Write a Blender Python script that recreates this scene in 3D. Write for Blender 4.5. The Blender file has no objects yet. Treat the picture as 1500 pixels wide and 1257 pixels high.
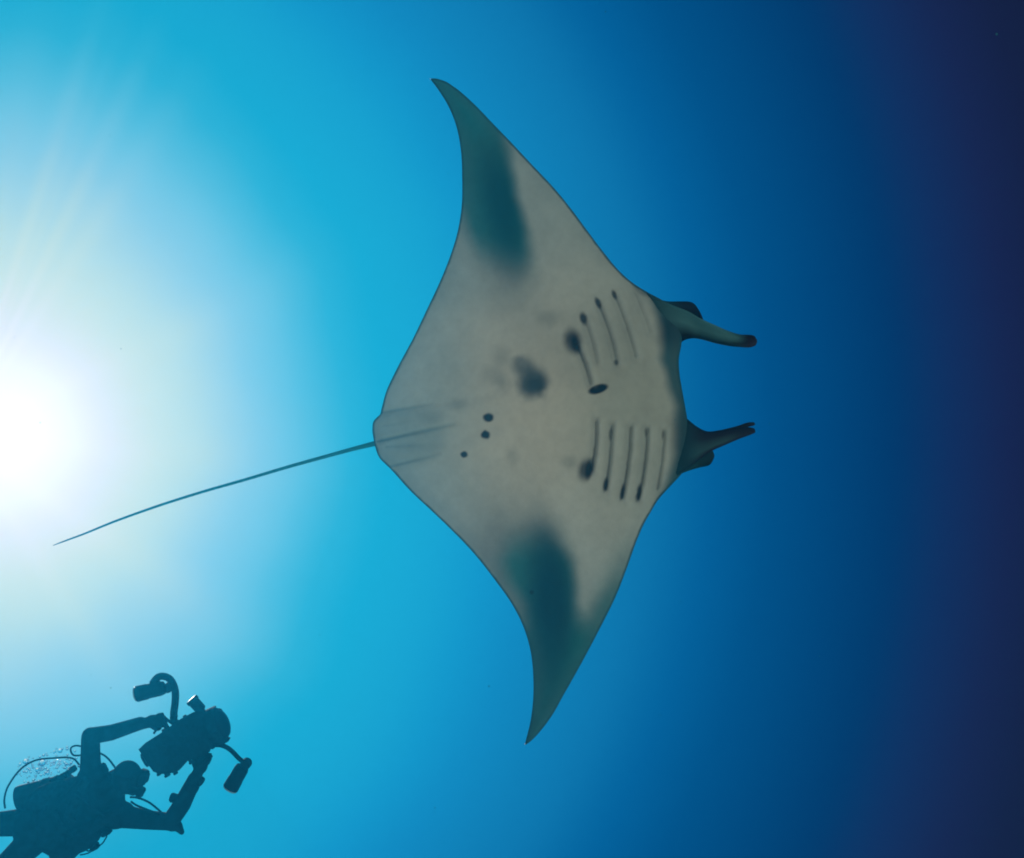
import bpy, bmesh, math, random
import numpy as np
from mathutils import Vector, Matrix

random.seed(7)
rng = np.random.default_rng(7)
scene = bpy.context.scene
C = scene.collection

# ------------------------------------------------------------------ camera
PW, PH = 1500.0, 1257.0                    # photograph size in pixels
HFOV = math.radians(50)
FPX = PW / 2 / math.tan(HFOV / 2)          # focal length in photograph pixels
EL, ROLL = math.radians(60), math.radians(165)
CAM = Vector((0, 0, 9.0))                  # nine metres above the added sand floor
fw = Vector((0, math.cos(EL), math.sin(EL)))
zp = Vector((0, -math.sin(EL), math.cos(EL)))          # zenith, as seen in the image plane
q = fw.cross(zp)
rt = math.cos(ROLL) * zp - math.sin(ROLL) * (-q)
up = (-fw).cross(rt)
if rt.cross(up).dot(-fw) < 0:
    up = -up
cam_d = bpy.data.cameras.new('camera')
cam_d.sensor_width = 36
cam_d.lens = 18 / math.tan(HFOV / 2)
cam_d.clip_end = 2000
cam = bpy.data.objects.new('camera', cam_d)
C.objects.link(cam)
M = Matrix.Identity(4)
for i in range(3):
    M[i][0], M[i][1], M[i][2], M[i][3] = rt[i], up[i], -fw[i], CAM[i]
cam.matrix_world = M
scene.camera = cam


def ray(px, py):
    return fw + rt * ((px - PW / 2) / FPX) - up * ((py - PH / 2) / FPX)


def P(px, py, d):
    """pixel + distance along the lens axis -> world point"""
    return CAM + ray(px, py) * d


RT, UP, FW, CM = (np.array(v) for v in (rt, up, fw, CAM))


def PA(px, py, d):
    px, py, d = np.asarray(px, float), np.asarray(py, float), np.asarray(d, float)
    r = FW + RT * ((px - PW / 2) / FPX)[..., None] - UP * ((py - PH / 2) / FPX)[..., None]
    return CM + r * d[..., None]


# ------------------------------------------------------------------ light of the water
SUN = ray(8, 636).normalized()            # towards the sun, refracted, close to the zenith
SHAFTS = [(16.5, 1.8, .85), (19.6, 1.2, .4), (23.5, 2.0, .8), (30, 3, .5), (9, 3, .3), (96, 7, .4), (128, 6, .5), (150, 4, .4), (62, 6, .4), (-40, 6, .5)]   # bearing, width (degrees), strength
# radiance of the water against the angle from the sun (degrees, linear rgb)
WATER = [
    (0.0, 1.3233, 1.32355, 1.32355), (1.0, 1.2024, 1.16627, 1.16653), (2.0, 1.11543, 0.99826, 1.00663),
    (3.0, 1.00641, 0.84967, 0.85675), (4.0, 0.88091, 0.75779, 0.71115), (5.2, 0.76375, 0.71873, 0.59799),
    (6.5, 0.65206, 0.6917, 0.54875), (8.0, 0.53203, 0.65065, 0.5611), (9.5, 0.39381, 0.59119, 0.60517),
    (11.0, 0.26487, 0.53896, 0.63491), (12.5, 0.1857, 0.51336, 0.64112), (14.3, 0.09201, 0.45963, 0.61608),
    (16.0, 0.03174, 0.40801, 0.59012), (18.0, 0.01051, 0.37738, 0.58243), (20.0, 0.01055, 0.36354, 0.58809),
    (22.0, 0.00926, 0.33907, 0.58488), (24.0, 0.00697, 0.29436, 0.56296), (26.5, 0.00589, 0.24126, 0.5138),
    (29.0, 0.00537, 0.20841, 0.46508), (32.0, 0.00424, 0.17056, 0.41091), (35.0, 0.001, 0.11087, 0.32671),
    (38.0, 0.0003, 0.07292, 0.24339), (41.0, 0.0003, 0.05102, 0.19002), (44.0, 0.00079, 0.0301, 0.13705),
    (46.5, 0.00611, 0.01659, 0.10123), (49.0, 0.00967, 0.00592, 0.06152), (51.5, 0.00871, 0.00117, 0.0328),
    (54.5, 0.0075, 0.0011, 0.026), (62.0, 0.006, 0.001, 0.021), (90.0, 0.004, 0.001, 0.015),
    (180.0, 0.003, 0.001, 0.012),
]
world = bpy.data.worlds.new('World')
scene.world = world
world.use_nodes = True
nt = world.node_tree
nt.nodes.clear()


def N(tree, t, **kw):
    n = tree.nodes.new(t)
    for k, v in kw.items():
        setattr(n, k, v)
    return n


def math_node(tree, op, a, b=None, clamp=False):
    n = N(tree, 'ShaderNodeMath', operation=op, use_clamp=clamp)
    for i, v in enumerate((a, b)):
        if v is None:
            continue
        if isinstance(v, (int, float)):
            n.inputs[i].default_value = v
        else:
            tree.links.new(v, n.inputs[i])
    return n.outputs[0]


def vmath(tree, op, a, b=None, out=0):
    n = N(tree, 'ShaderNodeVectorMath', operation=op)
    for i, v in enumerate((a, b)):
        if v is None:
            continue
        if isinstance(v, (tuple, list, Vector)):
            n.inputs[i].default_value = tuple(v)
        else:
            tree.links.new(v, n.inputs[i])
    return n.outputs[out]


tc = N(nt, 'ShaderNodeTexCoord')
d = vmath(nt, 'NORMALIZE', tc.outputs['Generated'])
dot = vmath(nt, 'DOT_PRODUCT', d, SUN, 'Value')
ang = math_node(nt, 'MULTIPLY', math_node(nt, 'ARCCOSINE', math_node(nt, 'MINIMUM', dot, 0.999999)), 180 / math.pi)
# uneven brightness of the water, and two or three faint shafts that fan out from the sun
broad_n = N(nt, 'ShaderNodeTexNoise')
nt.links.new(d, broad_n.inputs['Vector'])
broad_n.inputs['Scale'].default_value = 6.5
broad_n.inputs['Detail'].default_value = 2
br = math_node(nt, 'SUBTRACT', broad_n.outputs[0], 0.5)
reach = math_node(nt, 'MULTIPLY', math_node(nt, 'DIVIDE', ang, 9, True),
                  math_node(nt, 'DIVIDE', math_node(nt, 'SUBTRACT', 33, ang), 13, True))
ang2 = math_node(nt, 'ADD', ang, math_node(nt, 'MULTIPLY', math_node(nt, 'MULTIPLY', br, 2.2), reach))
S0 = ray(-60, 640).normalized()
eU = (up - S0 * up.dot(S0)).normalized()
eR = (rt - S0 * rt.dot(S0)); eR = (eR - eU * eR.dot(eU)).normalized()
bearing = math_node(nt, 'ARCTAN2', vmath(nt, 'DOT_PRODUCT', d, eR, 'Value'), vmath(nt, 'DOT_PRODUCT', d, eU, 'Value'))
shafts = None
for b0, w0, k0 in SHAFTS:
    t_ = math_node(nt, 'DIVIDE', math_node(nt, 'SUBTRACT', bearing, math.radians(b0)), math.radians(w0))
    g0 = math_node(nt, 'MULTIPLY', math_node(nt, 'EXPONENT', math_node(nt, 'MULTIPLY', math_node(nt, 'MULTIPLY', t_, t_), -1)), k0)
    shafts = g0 if shafts is None else math_node(nt, 'ADD', shafts, g0)
shafts = math_node(nt, 'MULTIPLY', shafts, reach)
# the glow is a little taller than wide
cb = math_node(nt, 'COSINE', bearing)
tall = math_node(nt, 'MULTIPLY', math_node(nt, 'MULTIPLY', cb, cb), math_node(nt, 'DIVIDE', math_node(nt, 'SUBTRACT', 34, ang), 12, True))
ang2 = math_node(nt, 'MULTIPLY', ang2, math_node(nt, 'SUBTRACT', 1.0, math_node(nt, 'MULTIPLY', tall, 0.13)))
ang2 = math_node(nt, 'SUBTRACT', ang2, shafts)
ramp = N(nt, 'ShaderNodeValToRGB')
nt.links.new(math_node(nt, 'DIVIDE', ang2, 180), ramp.inputs[0])
cr = ramp.color_ramp
while len(cr.elements) < len(WATER):
    cr.elements.new(0.5)
for e, (a, r_, g_, b_) in zip(cr.elements, WATER):
    e.position = a / 180
    e.color = (r_ / 4, g_ / 4, b_ / 4, 1)
bg = N(nt, 'ShaderNodeBackground')
bg.inputs['Strength'].default_value = 4.0
nt.links.new(ramp.outputs[0], bg.inputs['Color'])
wo = N(nt, 'ShaderNodeOutputWorld')
nt.links.new(bg.outputs[0], wo.inputs['Surface'])

sun_d = bpy.data.lights.new('sun', 'SUN')
sun_d.energy = 4.3
sun_d.angle = math.radians(0.5)
sun_d.color = (1.0, 0.97, 0.90)
sun = bpy.data.objects.new('sun', sun_d)
sun.rotation_euler = SUN.to_track_quat('Z', 'Y').to_euler()
sun.location = CAM + SUN * 30
C.objects.link(sun)

scene.render.engine = 'CYCLES'
scene.cycles.use_denoising = True
scene.cycles.filter_width = 1.9
scene.view_settings.view_transform = 'Standard'
scene.view_settings.look = 'None'
scene.view_settings.exposure = 0
scene.view_settings.gamma = 1
scene.view_settings.use_curve_mapping = False


# ------------------------------------------------------------------ materials
def mat(name, col, rough=0.6, spec=0.2, metal=0.0, noise=0.0, nscale=20, bump=0.0, bscale=60, **kw):
    m = bpy.data.materials.new(name)
    m.use_nodes = True
    t = m.node_tree
    b = t.nodes['Principled BSDF']
    b.inputs['Base Color'].default_value = (*col, 1)
    b.inputs['Roughness'].default_value = rough
    b.inputs['Specular IOR Level'].default_value = spec
    b.inputs['Metallic'].default_value = metal
    for k, v in kw.items():
        b.inputs[k].default_value = v
    co = N(t, 'ShaderNodeTexCoord').outputs['Object']
    if noise:
        n = N(t, 'ShaderNodeTexNoise')
        n.inputs['Scale'].default_value = nscale
        n.inputs['Detail'].default_value = 5
        t.links.new(co, n.inputs['Vector'])
        r = N(t, 'ShaderNodeMapRange')
        r.inputs['From Min'].default_value = 0.3
        r.inputs['From Max'].default_value = 0.7
        r.inputs['To Min'].default_value = 1 - noise
        r.inputs['To Max'].default_value = 1 + noise
        t.links.new(n.outputs[0], r.inputs[0])
        mx = N(t, 'ShaderNodeMix', data_type='RGBA', blend_type='MULTIPLY')
        mx.inputs['Factor'].default_value = 1
        mx.inputs[6].default_value = (*col, 1)
        t.links.new(r.outputs[0], mx.inputs[7])
        t.links.new(mx.outputs[2], b.inputs['Base Color'])
    if bump:
        n = N(t, 'ShaderNodeTexNoise')
        n.inputs['Scale'].default_value = bscale
        n.inputs['Detail'].default_value = 4
        t.links.new(co, n.inputs['Vector'])
        bp = N(t, 'ShaderNodeBump')
        bp.inputs['Strength'].default_value = bump
        bp.inputs['Distance'].default_value = 0.01
        t.links.new(n.outputs[0], bp.inputs['Height'])
        t.links.new(bp.outputs[0], b.inputs['Normal'])
    return m


def tag(o, label=None, cat=None, group=None, kind=None):
    for k, v in (('label', label), ('category', cat), ('group', group), ('kind', kind)):
        if v:
            o[k] = v
    return o


def link(name, me, material=None, parent=None, smooth=True):
    o = bpy.data.objects.new(name, me)
    C.objects.link(o)
    if material:
        me.materials.append(material)
    if smooth:
        me.polygons.foreach_set('use_smooth', [True] * len(me.polygons))
    if parent:
        o.parent = parent
        o.matrix_parent_inverse = Matrix.Translation(-parent.location)
    return o


# ------------------------------------------------------------------ unseen sand floor, added to bounce sun up onto the belly
def build_bounce_floor():
    n, size = 180, 440.0
    g = np.linspace(-1, 1, n)
    g = np.sign(g) * np.abs(g) ** 1.8 * size / 2
    x, y = np.meshgrid(g, g, indexing='ij')
    z = 0.18 * np.sin(x * .31 + .6 * np.sin(y * .17)) * np.cos(y * .23) + .06 * np.sin(x * 1.1 + y * .7)
    v = np.stack([x, y, z], -1).reshape(-1, 3)
    idx = np.arange(n * n).reshape(n, n)
    f = np.stack([idx[:-1, :-1], idx[1:, :-1], idx[1:, 1:], idx[:-1, 1:]], -1).reshape(-1, 4)
    me = bpy.data.meshes.new('bounce_floor')
    me.from_pydata(v.tolist(), [], f.tolist())
    m = mat('pale bounce sand', (0.56, 0.55, 0.47), 0.95, 0.1, noise=0.15, nscale=2.0, bump=0.6, bscale=6)
    o = link('bounce_floor', me, m)
    tag(o, 'unseen rippled sand floor, added to bounce sun up onto the manta', 'sea bed', kind='structure')


build_bounce_floor()

# ------------------------------------------------------------------ manta ray
MD = 6.7                                   # distance along the lens axis
AX = np.array([450., -80.]); AX /= np.linalg.norm(AX)     # tail -> head
NX = np.array([AX[1], -AX[0]])                            # towards the upper wing
TB = np.array([550., 650.])

LEAD = [(630, 114.5), (638, 115), (646, 117), (666, 128), (682, 141), (697, 155), (720, 179), (749, 209), (778, 240), (812, 276),
        (838, 308), (861, 339), (886, 372), (909, 399), (929, 416), (950, 429), (972, 441), (990, 458), (999, 482),
        (998, 505), (994.5, 525), (995.5, 548), (999, 570), (1003, 592), (1007, 615), (1011, 640), (1010, 665), (1000, 692),
        (982, 712), (965, 731), (952, 752), (943, 768), (934.6, 787), (917.5, 834), (900, 878), (880, 918), (852.5, 970), (825, 1019),
        (806, 1052), (794, 1068), (784, 1079.5), (776, 1087), (769.5, 1091.5)]
TRAIL = [(630, 115.5), (643, 133), (657, 156), (669, 187), (675, 219), (677, 262), (676, 305), (669, 345), (657, 382),
         (643, 416), (627, 450), (605, 496), (581, 541), (566, 573), (558.5, 600), (556, 608), (549.5, 614), (545.5, 628), (547, 642),
         (550, 656), (556, 671), (570, 685), (604, 722), (634, 750), (660, 775), (690, 806), (726, 851), (750, 885),
         (767, 919), (777, 953), (781, 988), (780.5, 1030), (776, 1062), (772, 1078), (768.5, 1091)]


def to_uv(p):
    p = np.asarray(p, float) - TB
    return p @ AX, p @ NX


def curve(pts):
    u, v = to_uv(pts)
    o = np.argsort(v)
    u, v = u[o], v[o]
    # pchip-like slopes
    h = np.diff(v); h[h < 1e-6] = 1e-6
    s = np.diff(u) / h
    m = np.empty_like(u)
    m[1:-1] = (s[:-1] * h[1:] + s[1:] * h[:-1]) / (h[1:] + h[:-1])
    m[0], m[-1] = s[0], s[-1]

    def f(x):
        i = np.clip(np.searchsorted(v, x) - 1, 0, len(v) - 2)
        t = np.clip((x - v[i]) / h[i], 0, 1)
        return ((2*t**3 - 3*t**2 + 1) * u[i] + (t**3 - 2*t**2 + t) * h[i] * m[i]
                + (-2*t**3 + 3*t**2) * u[i+1] + (t**3 - t**2) * h[i] * m[i+1])
    return f, v[0], v[-1]


def sst(a, b, x):
    t = np.clip((x - a) / (b - a), 0, 1)
    return t * t * (3 - 2 * t)


def interp(x, tab):
    t = np.array(tab, float)
    return np.interp(x, t[:, 0], t[:, 1])


def vnoise(x, y, s, seed):
    r = np.random.default_rng(seed).random((64, 64))
    x, y = x / s, y / s
    xi, yi = np.floor(x).astype(int), np.floor(y).astype(int)
    fx, fy = x - xi, y - yi
    fx, fy = fx*fx*(3-2*fx), fy*fy*(3-2*fy)
    a = r[xi % 64, yi % 64]; b = r[(xi+1) % 64, yi % 64]; c = r[xi % 64, (yi+1) % 64]; e = r[(xi+1) % 64, (yi+1) % 64]
    return (a*(1-fx)+b*fx)*(1-fy) + (c*(1-fx)+e*fx)*fy


def seg(x, y, a, b):
    ax, ay = a; bx, by = b
    L2 = (bx-ax)**2 + (by-ay)**2
    t = np.clip(((x-ax)*(bx-ax) + (y-ay)*(by-ay)) / L2, 0, 1)
    return np.hypot(x - ax - t*(bx-ax), y - ay - t*(by-ay)), t


def blob(x, y, cx, cy, rx, ry, rot=0, soft=0.5):
    c, s = math.cos(math.radians(rot)), math.sin(math.radians(rot))
    dx, dy = x - cx, y - cy
    r = np.hypot((dx*c + dy*s) / rx, (-dx*s + dy*c) / ry)
    return 1 - sst(1 - soft, 1 + soft, r)


# gill slits: outer end, inner end, outer width, strength
GILLS = [((845, 508), (864, 562), .9), ((859, 476), (873, 530), .28), ((878, 449), (903, 533), .5),
         ((901, 435), (930, 522), .35), ((930, 430), (951, 486), .16),
         ((866, 688), (872.5, 618), .95), ((887, 716), (896, 624), .8), ((911, 729), (923.5, 627), .85),
         ((935, 731), (947.5, 629), .85), ((963, 716), (972.5, 632), .55)]
FOLDS = [((558, 605), (632, 592), .6), ((553, 647), (664, 622), 1.0), ((571, 684), (644, 666), .65), ((566, 655), (615, 652), .35), ((562, 624), (606, 616), .2)]


def belly_pattern(x, y, c, edge):
    """pigment of the underside in the manta's own plan coordinates; returns rgb and relief (metres, + = into the body)"""
    n1 = vnoise(x, y, 60, 1) - .5
    n2 = vnoise(x, y, 22, 2) - .5
    n3 = vnoise(x, y, 7, 3) - .5
    wx, wy = x + 14*n1 + 6*n2, y + 14*(vnoise(x, y, 60, 5) - .5)
    mid = blob(x + 30*n1, y + 30*n1, 800, 585, 190, 150, -10, .95)[..., None]
    front = blob(x, y, 935, 585, 90, 170, -10, .8)[..., None]
    rear = (1 - sst(560, 760, x + 30*n1))[..., None]
    side_ = sst(120, 330, np.abs((x - 550)*-.175 + (y - 650)*-.985))[..., None]
    col = np.array([.47, .525, .475]) * (1 - mid) + np.array([.60, .585, .48]) * mid  # warmer at mid belly; greyer in front, bluer behind, darker out along wings
    col = col * np.array([1.03, 1.0, .97]) * (1 - front*np.array([.34, .28, .27])) * (1 - rear*np.array([.22, .03, -.08])) * (1 - side_*np.array([.16, .10, .08]))
    col = col * (1 + .12*n1 + .06*n2 + .02*n3)[..., None]
    teal, deep = np.array([.002, .172, .172]), np.array([.002, .075, .095])
    grey = np.array([.16, .20, .19])

    def mix(m, k):
        nonlocal col
        m = np.clip(m, 0, 1)[..., None]
        col = col * (1 - m) + np.asarray(k) * m

    # upper wing
    xr = interp(y, [(110, 700), (160, 735), (213, 744), (250, 750), (290, 757), (340, 772), (400, 778), (450, 780)])
    soft = interp(y, [(110, 20), (250, 15), (330, 13), (400, 24), (450, 38)])
    body = 1 - sst(-1, 1, (x + 5*n2 - xr) / soft)
    lowfade = 1 - sst(350, 425, wy + interp(x, [(660, 45), (700, 22), (760, 0)]))
    lf = interp(y, [(110, 560), (240, 630), (280, 660), (310, 676), (350, 688), (420, 705)])
    left = sst(-18, 16, x - lf)
    mix(body * (1 - sst(370, 500, wy)) * .62 * sst(-30, 40, x - lf), grey)
    mix(body * lowfade * left * .88, teal)
    dk = blob(x, y, 737, 300, 30, 85, -12, .8)
    mix(dk * body * .95, deep)
    mix((1 - sst(150, 235, y + .35*(x-690))) * .9, [.012, .20, .225])
    # lower wing
    xr = interp(y, [(740, 800), (783, 822), (824, 838), (860, 842), (885, 844), (905, 850), (930, 866), (960, 890), (1100, 960)])
    soft = interp(y, [(740, 38), (800, 24), (840, 14), (890, 16), (930, 28), (960, 36)])
    body = 1 - sst(-1, 1, (x + 5*n2 - xr) / soft)
    top = sst(755, 828, wy + interp(x, [(680, -40), (740, -5), (800, 8), (840, 0)]))
    ll = interp(y, [(760, 735), (800, 730), (820, 724), (850, 734), (885, 758), (920, 760), (1090, 600)])
    left = sst(-16, 30, x - ll)
    mix(body * sst(700, 800, wy) * (1 - sst(-50, 50, 690 - x)) * .64, grey)
    mix(body * top * left * .88, teal)
    dk = blob(x, y, 808, 880, 34, 105, -3, .75)
    mix(dk * body * .95, [.002, .052, .080])
    mix(sst(900, 960, y) * .45, deep)
    lead = (1 - sst(4, 44, edge + 8*n1)) * sst(760, 890, y) * sst(800, 850, x)
    mix(lead * .85, [.008, .15, .15])
    # dark margin round the jaw and the fin roots
    xb = interp(y, [(400, 945), (431, 950), (483, 967), (525, 967), (567, 978), (595, 988), (637, 988), (664, 987), (700, 975), (740, 962)])
    hm = sst(-9, 12, x + 5*n2 - xb) * sst(405, 432, y) * (1 - sst(722, 752, y))
    mix(hm * .93, [.006, .080, .098])
    mix(blob(x, y, 988, 484, 24, 26, 0, .7) * .75, [.003, .03, .045])
    mix(blob(x, y, 1003, 640, 20, 45, 0, .7) * .6, [.003, .035, .05])
    # blotches and spots
    for cx, cy, rx, ry, rot, s, k in [
            (766, 536, 16, 14, 0, .55, .62), (780, 561, 22, 22, 0, .5, .85), (783, 563, 11, 11, 0, .7, .7),
            (734, 522, 12, 14, 0, .8, .22), (722, 549, 15, 12, 0, .8, .22), (735, 560, 11, 12, 0, .8, .26),
            (671, 592, 13, 8, 0, .8, .24), (629, 608, 18, 9, 0, .8, .2), (750, 667, 8, 12, 0, .8, .22),
            (834, 677, 11, 9, 0, .8, .28), (802, 467, 16, 11, 0, .8, .25), (640, 655, 16, 9, 0, .9, .12),
            (700, 640, 24, 8, -20, .9, .10), (600, 655, 20, 6, -5, .9, .12)]:
        mix(blob(x + 4*n2 + 3*n3, y + 4*n3, cx, cy, rx, ry, rot, s) * k, [.02, .05, .058])
    for cx, cy, r, k in [(714.7, 611.6, 7.2, .97), (711.4, 637, 6.6, .97), (680, 665.5, 4.6, .95), (779, 868, 3.5, .6)]:
        mix(blob(x + 2.2*n3 + 2*n2, y + 2*(vnoise(x, y, 5, 8) - .5), cx, cy, r, r*.94, 0, .32) * k, [.008, .022, .028])
    for cx, cy, rx, ry, rot, s, k in [
            (839, 500, 12, 17, -14, .55, .85), (843, 504, 6, 12, -18, .5, .9), (855, 467, 5, 9, -14, .5, .9),
            (876, 444, 4, 8.5, -22, .5, .9), (900, 432, 3, 7, -20, .5, .85), (876, 570, 15, 6.6, -17, .22, 1.0),
            (902, 531, 3, 4, 0, .5, .7), (858, 688, 10, 15, 15, .6, .85), (863, 688, 5, 14, 8, .5, .95),
            (887, 710, 3.8, 10, 10, .5, .92), (911.5, 721, 3.4, 11, 10, .5, .92), (935.5, 722, 3.4, 12, 9, .5, .92),
            (894.5, 636, 2.6, 9, 6, .5, .6), (946, 634, 2, 6, 6, .5, .4), (971.5, 637, 2, 7, 6, .5, .5),
            (940, 427, 12, 4, 30, .6, .5)]:
        mix(blob(x + 1.5*n3, y, cx, cy, rx, ry, rot, s) * k, [.004, .012, .018])
    relief = np.zeros_like(x)
    for gi, (a, b, k) in enumerate(GILLS):
        d0, t = seg(x, y, a, b)
        sgn = -1 if a[1] < 600 else 1
        side = sgn * ((x - a[0])*(b[1]-a[1]) - (y - a[1])*(b[0]-a[0])) / math.hypot(b[0]-a[0], b[1]-a[1])
        over = np.sqrt(np.maximum(d0**2 - side**2, 0))
        bow = (2.2, 1.2, 2.6, 1.8, 1, 2.4, 1.4, 2.2, 2.8, 1.6)[gi]
        side = side + bow*4*t*(1-t) + .8*n3
        dd = np.hypot(side, over)
        w = 1.8 - .9*t
        mix(np.exp(-(dd / w)**2) * k * (1 - .45*t) * .9, [.006, .02, .026])
        ends = np.exp(-(over / 7.0)**2)
        relief += .017 * np.exp(-(dd / 2.2)**2) * k                                  # the open slit
        relief -= .016 * (.4 + .6*k) * np.exp(-((side + 7) / 5.0)**2) * ends           # flap standing proud of it
        relief += .007 * (.4 + .6*k) * np.exp(-((side - 6) / 5.0)**2) * ends
        mix(np.exp(-((side - 5) / 4.5)**2) * .15 * (.3 + .7*k) * ends, [.08, .13, .13])  # shade beside the slit painted in, as the modelled relief shows weakly
        mix(np.exp(-((side + 7) / 4.5)**2) * .25 * ends, [.48, .53, .48])  # pale gill plate; also paints in the light its relief lacks
    for a, b, k in FOLDS:
        dd, t = seg(x, y, a, b)
        mix(np.exp(-(dd / (2.0 + 1.2*t))**2) * k * (1 - .7*t) * .8, [.03, .10, .105])
        relief += .012 * np.exp(-(dd / 4.0)**2) * k * (1 - .6*t)
    tailfan = blob(x + 5*n2, y, 588, 641, 62, 44, -11, .3)
    mix(tailfan * .28, [.10, .22, .24])
    # dark rim: the back's colour wraps over the edge
    mix((1 - sst(1.2, 4.2, edge + .8*n3)) * .9, [.004, .09, .11])
    mix((1 - sst(3, 26, edge + 8*n1)) * .18, [.10, .18, .19])
    return col, relief


def sweep(sections, nring=14):
    """closed flattened limb from its two outline edges: (xl,yl,dl, xr,yr,dr, thick)"""
    s = np.array(sections, float)
    # resample smoothly
    t = np.arange(len(s)); tt = np.linspace(0, len(s) - 1, len(s) * 5)
    out = np.empty((len(tt), s.shape[1]))
    for k in range(s.shape[1]):
        m = np.gradient(s[:, k])
        i = np.clip(np.floor(tt).astype(int), 0, len(s) - 2); f = tt - i
        out[:, k] = ((2*f**3-3*f**2+1)*s[i, k] + (f**3-2*f**2+f)*m[i] + (-2*f**3+3*f**2)*s[i+1, k] + (f**3-f**2)*m[i+1])
    A = PA(out[:, 0], out[:, 1], out[:, 2]); B = PA(out[:, 3], out[:, 4], out[:, 5])
    ctr, half = (A + B) / 2, (A - B) / 2
    tang = np.gradient(ctr, axis=0)
    nrm = np.cross(tang, half); nrm /= np.linalg.norm(nrm, axis=1)[:, None] + 1e-9
    ph = np.linspace(0, 2*math.pi, nring, endpoint=False)
    v = ctr[:, None] + half[:, None]*np.cos(ph)[None, :, None] + nrm[:, None]*(out[:, 6][:, None]*np.sin(ph)[None])[..., None]
    n = len(tt)
    f = []
    for i in range(n - 1):
        for j in range(nring):
            j2 = (j + 1) % nring
            f.append((i*nring+j, i*nring+j2, (i+1)*nring+j2, (i+1)*nring+j))
    vv = v.reshape(-1, 3)
    f.append(tuple(range(nring))[::-1]); f.append(tuple((n-1)*nring + j for j in range(nring)))
    lat = np.tile(np.cos(ph), (n, 1)).reshape(-1)      # +1 at the left edge
    lon = np.repeat(np.linspace(0, 1, n), nring)
    face = np.tile(np.sin(ph), (n, 1)).reshape(-1)
    return vv, f, lat, lon, face


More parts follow.
